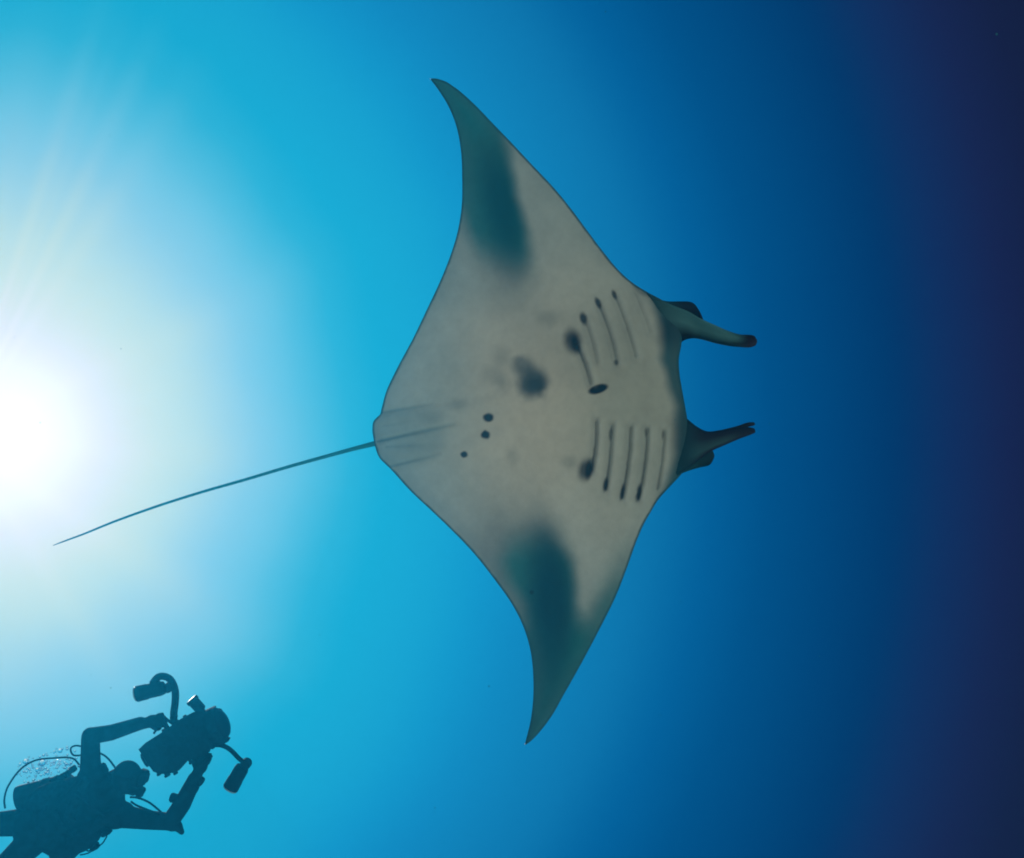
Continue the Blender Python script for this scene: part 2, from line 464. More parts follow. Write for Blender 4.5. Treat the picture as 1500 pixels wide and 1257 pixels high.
def build_manta():
    fl, a0, a1 = curve(LEAD)
    ft, b0, b1 = curve(TRAIL)
    v0, v1 = max(a0, b0) + .05, min(a1, b1) - .05
    NV, NC = 760, 340
    sv = np.linspace(0, 1, NV)
    sv = .82*sv + .18*(1 - np.cos(math.pi*sv))/2
    v = v0 + (v1 - v0) * sv
    c = (1 - np.cos(np.linspace(0, math.pi, NC))) / 2
    c = .55*c + .45*np.linspace(0, 1, NC)
    ul, ut = fl(v), ft(v)
    ul = np.maximum(ul, ut + .4)
    V, Cc = np.meshgrid(v, c, indexing='ij')
    U = ut[:, None] + (ul - ut)[:, None] * Cc
    px = TB[0] + U*AX[0] + V*NX[0]
    py = TB[1] + U*AX[1] + V*NX[1]
    chord = (ul - ut)[:, None] * MD / FPX
    # distance to the outline in pixels (approximate)
    lead_p = np.stack([TB[0] + ul*AX[0] + v*NX[0], TB[1] + ul*AX[1] + v*NX[1]], -1)
    trail_p = np.stack([TB[0] + ut*AX[0] + v*NX[0], TB[1] + ut*AX[1] + v*NX[1]], -1)
    edge = np.full(px.shape, 1e9)
    ring = np.concatenate([lead_p[::3], lead_p[-1:], trail_p[::-3], trail_p[:1]]).astype(np.float32)
    sa, sd = ring, np.roll(ring, -1, 0) - ring
    l2 = (sd**2).sum(-1) + 1e-6
    pxf, pyf = px.astype(np.float32), py.astype(np.float32)
    for i in range(0, NV, 25):
        s = slice(i, i + 25)
        ex, ey = pxf[s, :, None] - sa[:, 0], pyf[s, :, None] - sa[:, 1]
        tt = np.clip((ex*sd[:, 0] + ey*sd[:, 1]) / l2, 0, 1)
        edge[s] = np.sqrt(((ex - tt*sd[:, 0])**2 + (ey - tt*sd[:, 1])**2).min(-1))
    prof = (Cc**.85) * ((1 - Cc)**.5)
    prof /= prof.max()
    trunk = np.exp(-(np.abs(V) / 125)**2.2)
    wing = .018 + .030 * chord / 1.6
    hb = prof * (wing + .115 * trunk)
    hd = prof * (wing + .24 * trunk)
    # blunt jaw
    jaw = np.exp(-(np.abs(V - 0) / 105)**4)
    hb += jaw * .045 * sst(.45, .88, Cc) * np.sqrt(np.clip(1 - ((Cc - .86)/.14)**2 * (Cc > .86), 0, 1))
    # wings lift a little towards the tips
    vn = np.abs(V) / 500
    lift = .34 * vn**2.2 + .05*np.sin(vn*5)*vn
    lift += .03 * np.sin(U/85 + 1) * vn * (1 - .4*vn)
    base = MD + lift
    col, relief = belly_pattern(px, py, Cc, edge)
    rim = sst(0, 10, edge)
    Bv = PA(px, py, base - hb + relief*rim)
    Dv = PA(px, py, base + hd)
    n1 = vnoise(px, py, 40, 9) - .5
    dcol = np.ones(px.shape + (3,)) * np.array([.018, .03, .038]) * (1 + .5*n1)[..., None]
    # pale shoulder bars on the back
    for cx, cy in ((840, 470), (830, 700)):
        k = blob(px, py, cx, cy, 70, 45, 30 if cy < 600 else -30, .6)[..., None] * .6
        dcol = dcol*(1-k) + np.array([.35, .36, .35])*k
    # belly grid plus dorsal grid share the outline: dorsal inner vertices only
    nb = NV*NC
    idx = np.arange(nb).reshape(NV, NC)
    inner = np.zeros((NV, NC), bool); inner[1:-1, 1:-1] = True
    didx = idx.copy()
    didx[inner] = nb + np.arange(inner.sum())
    verts = [Bv.reshape(-1, 3), Dv[inner]]
    cols = [col.reshape(-1, 3), dcol[inner]]
    q4 = lambda I: np.stack([I[:-1, :-1], I[1:, :-1], I[1:, 1:], I[:-1, 1:]], -1).reshape(-1, 4)
    faces = q4(idx).tolist() + q4(didx)[:, ::-1].tolist()
    off = nb + int(inner.sum())

    def add(part, colf):
        nonlocal off
        vv, f, lat, lon, face = part
        verts.append(vv); cols.append(colf(lat, lon, face))
        faces.extend([tuple(i + off for i in q) for q in f])
        off += len(vv)

    def lerp(a, b, t):
        return np.asarray(a)*(1-t)[:, None] + np.asarray(b)*t[:, None]

    # head fins: blade plus the rolled inner flap
    D = MD
    up_blade = [(948, 428, D+.02, 975, 530, D+.06, .03), (966, 438, D-.01, 986, 512, D+.04, .05), (985, 447, D-.03, 1000, 500, D+.03, .045),
                (1008, 456, D-.05, 1012, 496, D+.02, .034), (1027, 467, D-.08, 1026, 497, D+.04, .018),
                (1047, 476, D-.07, 1048, 503, D+.02, .016), (1065, 484, D-.04, 1068, 507, D-.02, .015),
                (1083, 490, D, 1085, 508.5, D-.06, .015), (1096, 491, D+.02, 1098, 508.5, D-.07, .018),
                (1104, 492.5, D, 1106, 506.5, D-.03, .020), (1108, 497, D-.01, 1109, 502, D-.02, .010)]

    def c_up(lat, lon, face):  # blade shading put into the colour: dark lower half, pale ridge
        k = lerp([.05, .15, .155], [.04, .16, .17], lon)
        k = k*(1 - .8*sst(.05, .5, -lat))[:, None]*(1 + .35*sst(.0, .4, lat)*(face < .3))[:, None]
        k = k*(1 - .55*(1 - sst(.0, .30, lon)))[:, None]
        k = k*(1 - .8*sst(-.1, .6, -lat)*(1 - sst(.25, .45, lon)))[:, None]
        st = np.exp(-((lat - .05)/.14)**2) * sst(.12, .3, lon) * (1 - sst(.65, .8, lon))
        k = k + st[:, None]*np.array([.05, .08, .07])
        return lerp2(k, [.016, .010, .016], sst(.64, .80, lon))

    def lerp2(a, b, t):
        return a*(1-t)[:, None] + np.asarray(b)*t[:, None]
    add(sweep(up_blade), c_up)
    up_flap = [(955, 434, D+.05, 975, 480, D+.10, .03), (975, 441, D+.06, 990, 476, D+.10, .03), (996, 441.5, D+.07, 1003, 474, D+.09, .022),
               (1010, 442, D+.08, 1014, 472, D+.08, .016), (1018, 446, D+.08, 1023, 472, D+.06, .014), (1024, 455, D+.06, 1031, 473, D+.04, .010)]
    add(sweep(up_flap), lambda la, lo, fa: lerp([.01, .06, .07], [.004, .010, .018], sst(.1, .5, lo)))
    lo_blade = [(975, 590, D+.04, 968, 705, D+.02, .03), (992, 604, D+.02, 990, 698, D, .05), (1007, 614, D, 1008, 686, D-.03, .045),
                (1021, 625, D-.01, 1024, 674, D-.04, .036), (1037, 632, D-.02, 1040, 662, D-.05, .028),
                (1058, 629.5, D-.02, 1061, 652.5, D-.05, .022), (1080, 626, D, 1083, 643, D-.04, .018),
                (1095, 626, D, 1098, 637.5, D-.03, .015), (1104, 627.5, D, 1106.5, 633.5, D-.02, .009)]

    def c_lo(lat, lon, face):
        k = lerp([.006, .045, .058], [.010, .014, .026], sst(.15, .5, lon))
        st = np.exp(-((lat + .45)/.22)**2) * sst(.2, .4, lon) * (1 - sst(.6, .8, lon))
        return k + st[:, None]*np.array([.03, .12, .11])
    add(sweep(lo_blade), c_lo)
    lo_tip = [(1060, 629, D+.01, 1062, 640, D+.01, .010), (1080, 624, D+.02, 1082, 633, D+.02, .010), (1093, 619.5, D+.03, 1095, 626, D+.02, .010),
              (1102, 618.5, D+.03, 1103.5, 623.5, D+.02, .008), (1105, 619.3, D+.03, 1106, 622.3, D+.02, .004)]
    add(sweep(lo_tip), lambda la, lo, fa: np.ones((len(la), 3))*np.array([.010, .010, .016]))
    lo_flap = [(975, 640, D+.03, 972, 702, D+.06, .03), (992, 650, D+.03, 990, 697, D+.07, .03), (1008, 655, D+.02, 1008, 690, D+.08, .024),
               (1023, 656, D+.01, 1025, 685, D+.08, .018), (1035, 656, D, 1038, 682, D+.07, .014), (1041, 657, D, 1043.5, 676, D+.05, .011),
               (1044, 660, D, 1046.5, 668, D+.04, .006)]
    add(sweep(lo_flap), lambda la, lo, fa: lerp([.008, .06, .07], [.006, .035, .042], sst(.3, .7, lo)) * (1 - .7*sst(.3, .9, -la)*sst(.4, .7, lo))[:, None])
    # whip tail
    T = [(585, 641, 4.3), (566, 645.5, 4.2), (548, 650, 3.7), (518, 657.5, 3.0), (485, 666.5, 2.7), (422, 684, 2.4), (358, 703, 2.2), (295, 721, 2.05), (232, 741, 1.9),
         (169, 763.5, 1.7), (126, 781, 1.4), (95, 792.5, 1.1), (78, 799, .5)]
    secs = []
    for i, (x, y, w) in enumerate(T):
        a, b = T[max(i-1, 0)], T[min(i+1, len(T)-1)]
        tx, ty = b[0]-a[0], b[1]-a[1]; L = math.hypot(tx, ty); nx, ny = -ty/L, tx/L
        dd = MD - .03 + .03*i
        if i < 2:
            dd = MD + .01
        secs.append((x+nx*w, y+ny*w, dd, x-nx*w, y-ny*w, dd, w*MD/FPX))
    add(sweep(secs, 10), lambda la, lo, fa: lerp([.02, .23, .27], [.01, .20, .27], lo))  # lighter teal than a real tail: glare bleed painted into the colour

    verts = np.concatenate(verts); cols = np.concatenate(cols)
    org = np.array(P(800, 600, MD))
    me = bpy.data.meshes.new('manta_ray')
    me.from_pydata((verts - org).tolist(), [], faces)
    at = me.attributes.new('pigment_and_light', 'FLOAT_COLOR', 'POINT')
    at.data.foreach_set('color', np.concatenate([cols, np.ones((len(cols), 1))], 1).astype(np.float32).ravel())
    m = bpy.data.materials.new('manta skin')
    m.use_nodes = True
    t = m.node_tree; b = t.nodes['Principled BSDF']
    a = N(t, 'ShaderNodeAttribute', attribute_name='pigment_and_light')
    co = N(t, 'ShaderNodeTexCoord').outputs['Object']
    n = N(t, 'ShaderNodeTexNoise'); n.inputs['Scale'].default_value = 16; n.inputs['Detail'].default_value = 6
    n.inputs['Roughness'].default_value = .6
    t.links.new(co, n.inputs['Vector'])
    r = N(t, 'ShaderNodeMapRange')
    for k, val in (('From Min', .3), ('From Max', .7), ('To Min', .93), ('To Max', 1.05)):
        r.inputs[k].default_value = val
    t.links.new(n.outputs[0], r.inputs[0])
    mx = N(t, 'ShaderNodeMix', data_type='RGBA', blend_type='MULTIPLY')
    mx.inputs['Factor'].default_value = 1
    t.links.new(a.outputs['Color'], mx.inputs[6]); t.links.new(r.outputs[0], mx.inputs[7])
    t.links.new(mx.outputs[2], b.inputs['Base Color'])
    b.inputs['Roughness'].default_value = .55
    b.inputs['Specular IOR Level'].default_value = .12
    n2 = N(t, 'ShaderNodeTexNoise'); n2.inputs['Scale'].default_value = 70; n2.inputs['Detail'].default_value = 4
    t.links.new(co, n2.inputs['Vector'])
    bp = N(t, 'ShaderNodeBump'); bp.inputs['Strength'].default_value = .15; bp.inputs['Distance'].default_value = .008
    t.links.new(n2.outputs[0], bp.inputs['Height']); t.links.new(bp.outputs[0], b.inputs['Normal'])
    o = link('manta_ray', me, m)
    o.location = org
    tag(o, 'large manta ray gliding overhead, pale spotted belly, dark wing patches and long whip tail', 'manta ray')


build_manta()

# ------------------------------------------------------------------ diver
DD = 7.735                                   # distance along the lens axis
KZ = 400 / 1500.0


VD = ray(240, 1080).normalized()          # line of sight at the diver


def Z(X, Y, dz=0.0):
    """enlarged-view coordinates of the diver (x 3.75) + offset away from the lens"""
    return P(KZ*X, 957 + KZ*Y, DD + dz)


MZ = KZ * DD / FPX                         # metres for one enlarged pixel


class MB:
    def __init__(self):
        self.v, self.f = [], []

    def add(self, v, f):
        o = len(self.v)
        self.v += [Vector(p) for p in v]
        self.f += [tuple(i + o for i in q) for q in f]

    def tube(self, pts, rad, n=14, cap=True):
        pts = [Vector(p) for p in pts]
        if isinstance(rad, (int, float)):
            rad = [rad]*len(pts)
        ref = None
        v, f = [], []
        for i, p in enumerate(pts):
            t = (pts[min(i+1, len(pts)-1)] - pts[max(i-1, 0)]).normalized()
            if ref is None:
                ref = t.orthogonal().normalized()
            ref = (ref - t*ref.dot(t)).normalized()
            b = t.cross(ref)
            for j in range(n):
                a = 2*math.pi*j/n
                v.append(p + (ref*math.cos(a) + b*math.sin(a))*rad[i])
        for i in range(len(pts)-1):
            for j in range(n):
                k = (j+1) % n
                f.append((i*n+j, i*n+k, (i+1)*n+k, (i+1)*n+j))
        if cap:
            f.append(tuple(range(n))[::-1]); f.append(tuple((len(pts)-1)*n+j for j in range(n)))
        self.add(v, f)

    def ell(self, c, ax, n=16, m=10):
        """ellipsoid with three half-axis vectors"""
        c = Vector(c); a, b, e = [Vector(x) for x in ax]
        v, f = [], []
        for i in range(m+1):
            th = math.pi*i/m
            for j in range(n):
                ph = 2*math.pi*j/n
                v.append(c + a*math.cos(th) + (b*math.cos(ph) + e*math.sin(ph))*math.sin(th))
        for i in range(m):
            for j in range(n):
                k = (j+1) % n
                f.append((i*n+j, i*n+k, (i+1)*n+k, (i+1)*n+j))
        self.add(v, f)

    def ball(self, c, r):
        self.ell(c, (Vector((r, 0, 0)), Vector((0, r, 0)), Vector((0, 0, r))), 14, 8)

    def limb(self, pts, rad):
        for i in range(len(pts)-1):
            self.tube([pts[i], pts[i].lerp(pts[i+1], .5), pts[i+1]], [rad[i], (rad[i]+rad[i+1])/2, rad[i+1]])
        for p, r in zip(pts, rad):
            self.ball(p, r)

    def lathe(self, base, axis, prof, n=28):
        """profile of (distance along axis, radius)"""
        axis = Vector(axis).normalized(); base = Vector(base)
        self.tube_fixed([base + axis*s for s, _ in prof], [r for _, r in prof], axis, n)

    def tube_fixed(self, pts, rad, axis, n):
        ref = axis.orthogonal().normalized(); b = axis.cross(ref)
        v, f = [], []
        for p, r in zip(pts, rad):
            for j in range(n):
                a = 2*math.pi*j/n
                v.append(p + (ref*math.cos(a) + b*math.sin(a))*max(r, 1e-4))
        for i in range(len(pts)-1):
            for j in range(n):
                k = (j+1) % n
                f.append((i*n+j, i*n+k, (i+1)*n+k, (i+1)*n+j))
        f.append(tuple(range(n))[::-1]); f.append(tuple((len(pts)-1)*n+j for j in range(n)))
        self.add(v, f)

    def prism(self, outline, depth0, depth1, bevel=0.0):
        """closed outline of world points, extruded along the lens axis, edges chamfered"""
        c = sum(outline, Vector())/len(outline)
        rows = []
        sh = lambda p, k: c + (p - c)*k
        rows.append([sh(p, 1-bevel) + VD*depth0 for p in outline])
        rows.append([p + VD*(depth0 + bevel*.12) for p in outline])
        rows.append([p + VD*(depth1 - bevel*.12) for p in outline])
        rows.append([sh(p, 1-bevel) + VD*depth1 for p in outline])
        n = len(outline); v = [p for r in rows for p in r]; f = []
        for i in range(3):
            for j in range(n):
                k = (j+1) % n
                f.append((i*n+j, i*n+k, (i+1)*n+k, (i+1)*n+j))
        f.append(tuple(range(n))[::-1]); f.append(tuple(3*n+j for j in range(n)))
        self.add(v, f)

    def box(self, c, ax, bevel=.15):
        """box with half-axis vectors, corners rounded by a chamfer"""
        c = Vector(c); a, b, e = [Vector(x) for x in ax]
        ol = []
        k = 1 - bevel
        for x, y in ((1, k), (k, 1), (-k, 1), (-1, k), (-1, -k), (-k, -1), (k, -1), (1, -k)):
            ol.append(a*x + b*y)
        v, f = [], []
        for s, z in ((k, -1), (1, -k), (1, k), (k, 1)):
            v += [c + p*s + e*z for p in ol]
        n = 8
        for i in range(3):
            for j in range(n):
                q = (j+1) % n
                f.append((i*n+j, i*n+q, (i+1)*n+q, (i+1)*n+j))
        f.append(tuple(range(n))[::-1]); f.append(tuple(3*n+j for j in range(n)))
        self.add(v, f)

    def mesh(self, name, org):
        me = bpy.data.meshes.new(name)
        me.from_pydata([tuple(p - org) for p in self.v], [], self.f)
        bm = bmesh.new(); bm.from_mesh(me)
        bmesh.ops.recalc_face_normals(bm, faces=bm.faces)
        bm.to_mesh(me); bm.free()
        return me

    def build(self, name, material, parent, smooth=True):
        return link_local(name, self.mesh(name, origin(parent)), material, parent, smooth)

    def fused(self, name, material, parent, voxel=.006, it=6, smooth=.5):
        """all shapes grown together into one continuous skin"""
        me = self.mesh(name, origin(parent))
        tmp = bpy.data.objects.new('tmp', me); C.objects.link(tmp)
        r = tmp.modifiers.new('r', 'REMESH'); r.mode = 'VOXEL'; r.voxel_size = voxel
        s = tmp.modifiers.new('s', 'SMOOTH'); s.factor = smooth; s.iterations = it
        dg = bpy.context.evaluated_depsgraph_get()
        out = bpy.data.meshes.new_from_object(tmp.evaluated_get(dg))
        bpy.data.objects.remove(tmp)
        out.name = name
        return link_local(name, out, material, parent)


def origin(o):
    return o.location + (origin(o.parent) if o.parent else Vector())


def link_local(name, me, material, parent, smooth=True):
    """mesh already in its parent's coordinates"""
    o = bpy.data.objects.new(name, me); C.objects.link(o)
    me.materials.clear(); me.materials.append(material)
    if smooth:
        me.polygons.foreach_set('use_smooth', [True]*len(me.polygons))
        try:
            me.set_sharp_from_angle(angle=math.radians(40))
        except Exception:
            pass
    o.parent = parent
    return o


def empty(name, loc):
    o = bpy.data.objects.new(name, None); C.objects.link(o)
    o.location = loc
    return o


def spline(pts, n=8):
    p = [Vector(x) for x in pts]
    out = []
    for i in range(len(p)-1):
        a, b, c, e = p[max(i-1, 0)], p[i], p[i+1], p[min(i+2, len(p)-1)]
        for k in range(n):
            t = k/n
            out.append(.5*((2*b) + (c-a)*t + (2*a-5*b+4*c-e)*t*t + (3*b-a-3*c+e)*t**3))
    out.append(p[-1])
    return out


neoprene = mat('black neoprene', (.003, .018, .030), .95, .02, noise=.35, nscale=14, bump=.5, bscale=40)
nylon = mat('dark nylon webbing', (.003, .018, .032), .95, .02, noise=.4, nscale=25, bump=.6, bscale=60)
rubber = mat('black rubber', (.003, .014, .022), .85, .03, noise=.2)
alu = mat('dark anodised aluminium', (.003, .016, .028), .9, .03, noise=.3, nscale=30, bump=.3, bscale=40)
tankm = mat('painted steel tank', (.004, .022, .036), .8, .05, noise=.25, nscale=12)
lensm = mat('dark glass', (.002, .010, .02), .5, .04)
plate = mat('pale plastic', (.22, .25, .25), .5, .2, noise=.15)
glove = mat('dark glove', (.018, .024, .030), .8, .2, noise=.3, nscale=30)


def finger(mb, base, dirs, length, r):
    p = [base]
    for k, dv in enumerate(dirs):
        p.append(p[-1] + dv.normalized()*length*(.45, .32, .23)[k])
    mb.limb(p, [r, r*.97, r*.9, r*.78])


def hand(mb, wrist, grip, over, across, r=.0125):
    """a fist closed on a handle: from the wrist to the grip, fingers wrap 'over', knuckles lie along 'across'"""
    w, g = Vector(wrist), Vector(grip)
    fwd = (g - w).normalized()
    ac = across.normalized(); ov = over.normalized()
    palm = w.lerp(g, .55)
    mb.ell(palm, (fwd*.062, ac*.050, ov*.034))
    mb.limb([w, palm], [.042, .036])
    for k, L in enumerate((.080, .092, .086, .068)):
        b = palm + fwd*.046 + ac*(.039 - .026*k) - ov*.004
        finger(mb, b, (fwd*.8 + ov*.5, ov - fwd*.15, -fwd*.8 + ov*.35), L, r)
    finger(mb, palm + ac*.042 - fwd*.015, (fwd*.6 + ac*.5 + ov*.4, fwd*.8 + ov*.5, fwd*.5 + ov*.8 - ac*.3), .066, r*1.1)


def build_diver():
    root = empty('person', Z(300, 930))
    e = lambda x, y: (rt*x - up*y)               # image-plane direction, y down as in the picture
    spine = (Z(600, 780) - Z(180, 1000)).normalized()
    wide = e(.45, .86).normalized(); wide = (wide - spine*wide.dot(spine)).normalized()
    # ---- body, one skin
    b = MB()
    b.ell(Z(520, 810, .02), (spine*.22, wide*.195, fw*.125))
    b.ell(Z(380, 890, .03), (spine*.22, wide*.165, fw*.115))
    b.ell(Z(190, 975, .03), (spine*.15, wide*.165, fw*.12))
    b.limb([Z(505, 690, .03), Z(497, 600, .02), Z(497, 455, -.04)], [.085, .070, .062])                       # raised arm
    b.limb([Z(497, 455, -.04), Z(610, 436, -.08), Z(770, 385, -.12)], [.060, .056, .046])
    b.limb([Z(640, 890, .02), Z(800, 915, -.02), Z(935, 925, -.06)], [.085, .066, .060])                      # lower arm
    b.limb([Z(935, 925, -.06), Z(1000, 830, -.08), Z(1070, 690, -.10)], [.062, .062, .050])
    b.limb([Z(590, 780, .0), Z(690, 700, -.02)], [.075, .068])                                                # neck
    # legs trail back, spread
    b.limb([Z(150, 925, .06), Z(-90, 945, .14), Z(-200, 960, .16)], [.098, .080, .064])
    b.limb([Z(-200, 960, .16), Z(-330, 1010, .30), Z(-480, 1060, .42)], [.066, .060, .042])
    b.limb([Z(170, 1040, .0), Z(0, 1200, .02), Z(-90, 1290, .04)], [.105, .084, .064])
    b.limb([Z(-90, 1290, .04), Z(-230, 1390, .16), Z(-350, 1460, .30)], [.066, .060, .042])
    for a, c in ((Z(-480, 1060, .42), Z(-570, 1090, .48)), (Z(-350, 1460, .30), Z(-430, 1510, .36))):
        b.limb([a, c], [.045, .035])
    hand(b, Z(765, 390, -.12), Z(905, 362, -.13), VD, e(.28, .95))
    hand(b, Z(1068, 695, -.10), Z(1130, 562, -.12), VD, e(-.95, -.4))
    # head in a hood, face towards the viewfinder
    face = (e(1, .22) - fw*.25).normalized()
    crown = (e(.25, -1)).normalized(); crown = (crown - face*crown.dot(face)).normalized()
    side = face.cross(crown)
    hc = Z(706, 684, -.03)
    b.ell(hc - face*.012, (crown*.118, face*.108, side*.088), 20, 14)
    b.ell(hc + face*.055 - crown*.055, (crown*.055, face*.052, side*.052))
    b.ell(hc + face*.10 - crown*.012, (crown*.028, face*.026, side*.015))      # nose under the mask skirt
    for s in (-1, 1):
        b.ell(hc + side*s*.083 - face*.02, (crown*.03, face*.02, side*.012))  # ears under the hood
    b.ell(Z(515, 705, .02), (wide*.13, spine*.12, fw*.10))
    b.ell(Z(650, 890, .01), (wide*.09, spine*.12, fw*.09))
    b.fused('body', neoprene, root, .0065, 9)

    # ---- buoyancy vest
    v = MB()
    v.ell(Z(430, 850, .10), (spine*.27, wide*.225, fw*.11))
    v.ell(Z(300, 960, .04), (spine*.17, wide*.21, fw*.13))
    v.ell(Z(440, 1015, -.01), (spine*.17, wide*.10, fw*.085))
    v.ell(Z(360, 1085, -.01), (spine*.12, wide*.08, fw*.08))
    v.ell(Z(250, 790, .06), (spine*.19, wide*.085, fw*.09))
    v.ell(Z(560, 900, .04), (spine*.14, wide*.10, fw*.09))
    v.limb([Z(470, 700, -.06), Z(420, 800, -.11), Z(380, 900, -.10)], [.035, .045, .04])
    v.limb([Z(650, 860, -.08), Z(540, 930, -.12), Z(440, 990, -.11)], [.035, .045, .04])
    vest = v.fused('buoyancy_vest', nylon, root, .009, 4)
    s = MB()
    s.tube(spline([Z(420, 760, -.165), Z(500, 850, -.175), Z(580, 900, -.15)]), .012, 8)
    s.tube(spline([Z(300, 860, -.10), Z(340, 950, -.14), Z(420, 1020, -.12)]), .014, 8)
    s.build('chest_strap', nylon, vest)
    for a, c in ((Z(380, 900, -.145), Z(410, 925, -.150)), (Z(455, 985, -.135), Z(480, 968, -.14))):
        k = MB(); dv = c - a
        k.box((a+c)/2, (dv*.6, dv.cross(fw).normalized()*.016, fw*.01), .25)
        k.build('buckle', rubber, vest)
    # loose strap ends and a console hose below the vest
    for pts in ([(440, 1108), (478, 1100), (505, 1086), (540, 1062), (566, 1040), (588, 1004)], [(470, 1060), (480, 1085), (500, 1078), (530, 1040)]):
        k = MB(); k.tube(spline([Z(x, y, -.05) for x, y in pts]), .005, 8)
        k.build('loose_strap', nylon, vest)

    # pouches, dump valve and clips that break up its outline
    for x, y, dz, a, b_, c_ in ((395, 640, .10, .030, .022, .03), (350, 672, .12, .034, .020, .03), (300, 690, .12, .028, .016, .03), (560, 640, .02, .032, .040, .04),
                                (615, 668, .0, .020, .030, .03), (520, 1062, -.02, .030, .022, .03), (585, 985, -.02, .036, .018, .03), (100, 880, .04, .022, .03, .03)):
        k = MB(); k.box(Z(x, y, dz), (spine*a, wide*b_, fw*c_), .35); k.build('gear_pouch', nylon, vest)
    # ---- tank on the back
    t0, t1 = Z(92, 800, .20), Z(430, 715, .24)
    ta = (t1 - t0).normalized(); L = (t1-t0).length
    t = MB()
    t.lathe(t0, ta, [(0, .05), (.008, .085), (.03, .09), (L*.82, .09), (L*.90, .078), (L*.96, .045), (L, .024), (L+.04, .022)])
    tank = t.build('tank', tankm, root)
    t = MB(); t.box(t1 + ta*.055, (ta*.025, wide*.028, fw*.028), .3); t.lathe(t1 + ta*.055, wide, [(-.075, .018), (-.045, .018), (-.04, .011), (.04, .011)], 14)
    t.build('valve', alu, tank)
    t = MB(); t.lathe(t0 + ta*L*.45, ta, [(0, .0925), (.002, .094), (.048, .094), (.05, .0925)])
    t.build('tank_band', nylon, tank)
    reg = MB(); reg.lathe(t1 + ta*.055 - fw*.05, spine, [(-.03, .02), (-.025, .026), (.02, .026), (.03, .02)], 18)
    reg.build('first_stage', alu, root)

    # ---- mask
    m = MB()
    mc = hc + face*.088 + crown*.022
    m.box(mc, (side*.082, crown*.056, face*.030), .4)
    mask = m.build('mask', rubber, root)
    for s in (-1, 1):
        m = MB(); m.box(mc + face*.028 + side*s*.038, (side*.033, crown*.034, face*.003), .35)
        m.build('lens', lensm, mask)
    m = MB()
    ring = [hc + (face*math.cos(a)*.118 + side*math.sin(a)*.094) + crown*.022 for a in [math.radians(35 + 290*k/30) for k in range(31)]]
    m.tube(ring, .010, 8); m.build('mask_strap', rubber, mask)
    # ---- mouthpiece
    m = MB()
    rc = hc + face*.112 - crown*.066
    m.lathe(rc, (face - crown*.3).normalized(), [(-.045, .016), (-.02, .018), (-.012, .038), (.012, .040), (.020, .034), (.022, .010)], 20)
    m.ell(rc - crown*.03, (side*.045, crown*.014, face*.018))
    m.build('regulator', rubber, root)

    # ---- hoses
    hoses = [
        ([(28, 850, .05), (24, 800, .03), (45, 730, .02), (110, 640, .02), (190, 590, .03), (290, 576, .05), (400, 578, .08), (450, 640, .12)], .0068),
        ([(450, 560, .12), (405, 560, .08), (388, 532, .07), (400, 512, .07), (440, 510, .08), (540, 545, .08), (590, 575, .05), (640, 640, -.02), (700, 740, -.10), (765, 735, -.09)], .0068),
        ([(715, 790, -.05), (760, 795, -.06), (820, 820, -.08), (885, 872, -.10)], .0075),
        ([(720, 815, -.05), (750, 835, -.07), (810, 860, -.09), (880, 885, -.12)], .0075)]
    for pts, r in hoses:
        h = MB(); h.tube(spline([Z(*p) for p in pts]), r, 10)
        h.build('hose', rubber, root)
    # ---- wrist computer, cuff and elbow gauge
    w = MB()
    arm = (Z(1070, 690, -.10) - Z(1000, 830, -.08)).normalized()
    wc = Z(1095, 700, -.11)
    w.lathe(wc, (e(.8, .45) - fw*.2).normalized(), [(-.012, .030), (.008, .036), (.022, .034), (.026, .028)], 20)
    comp = w.build('wrist_computer', rubber, root)
    w = MB(); w.lathe(Z(1050, 735, -.095) - arm*.02, arm, [(0, .050), (.004, .054), (.036, .054), (.04, .050)], 22)
    w.build('wrist_strap', rubber, comp)
    w = MB(); w.lathe(Z(975, 800, -.085), (e(-1, -.25)).normalized(), [(-.02, .03), (.04, .034), (.052, .026)], 18)
    w.build('sleeve_pocket', nylon, root)
    w = MB(); g = Z(950, 935, -.06)
    w.limb([g, Z(975, 950, -.07), Z(998, 982, -.08)], [.055, .036, .020])
    w.fused('elbow_pad', neoprene, root, .007, 4)
    # ---- fins on the feet
    for a, c in ((Z(-500, 1068, .44), Z(-900, 1170, .70)), (Z(-370, 1472, .32), Z(-720, 1700, .62))):
        f = MB(); dv = (c - a); n_ = dv.cross(spine.cross(dv)).normalized()
        s_ = dv.cross(n_).normalized()
        sec = []
        for k in range(9):
            tt = k/8; wd = .055 + .06*tt; p = a + dv*tt
            sec.append((p + s_*wd, p + n_*(.05*(1-tt)**2 + .008), p - s_*wd, p - n_*(.05*(1-tt)**2 + .008)))
        vv = [q_ for s4 in sec for q_ in s4]; ff = []
        for k in range(8):
            for j in range(4):
                j2 = (j+1) % 4
                ff.append((k*4+j, k*4+j2, (k+1)*4+j2, (k+1)*4+j))
        ff += [(3, 2, 1, 0), tuple(32+j for j in range(4))]
        f.add(vv, ff); f.build('swim_fin', rubber, root)
    tag(root, 'scuba diver in dark wetsuit and vest, both arms raised to aim a camera', 'person')


build_diver()


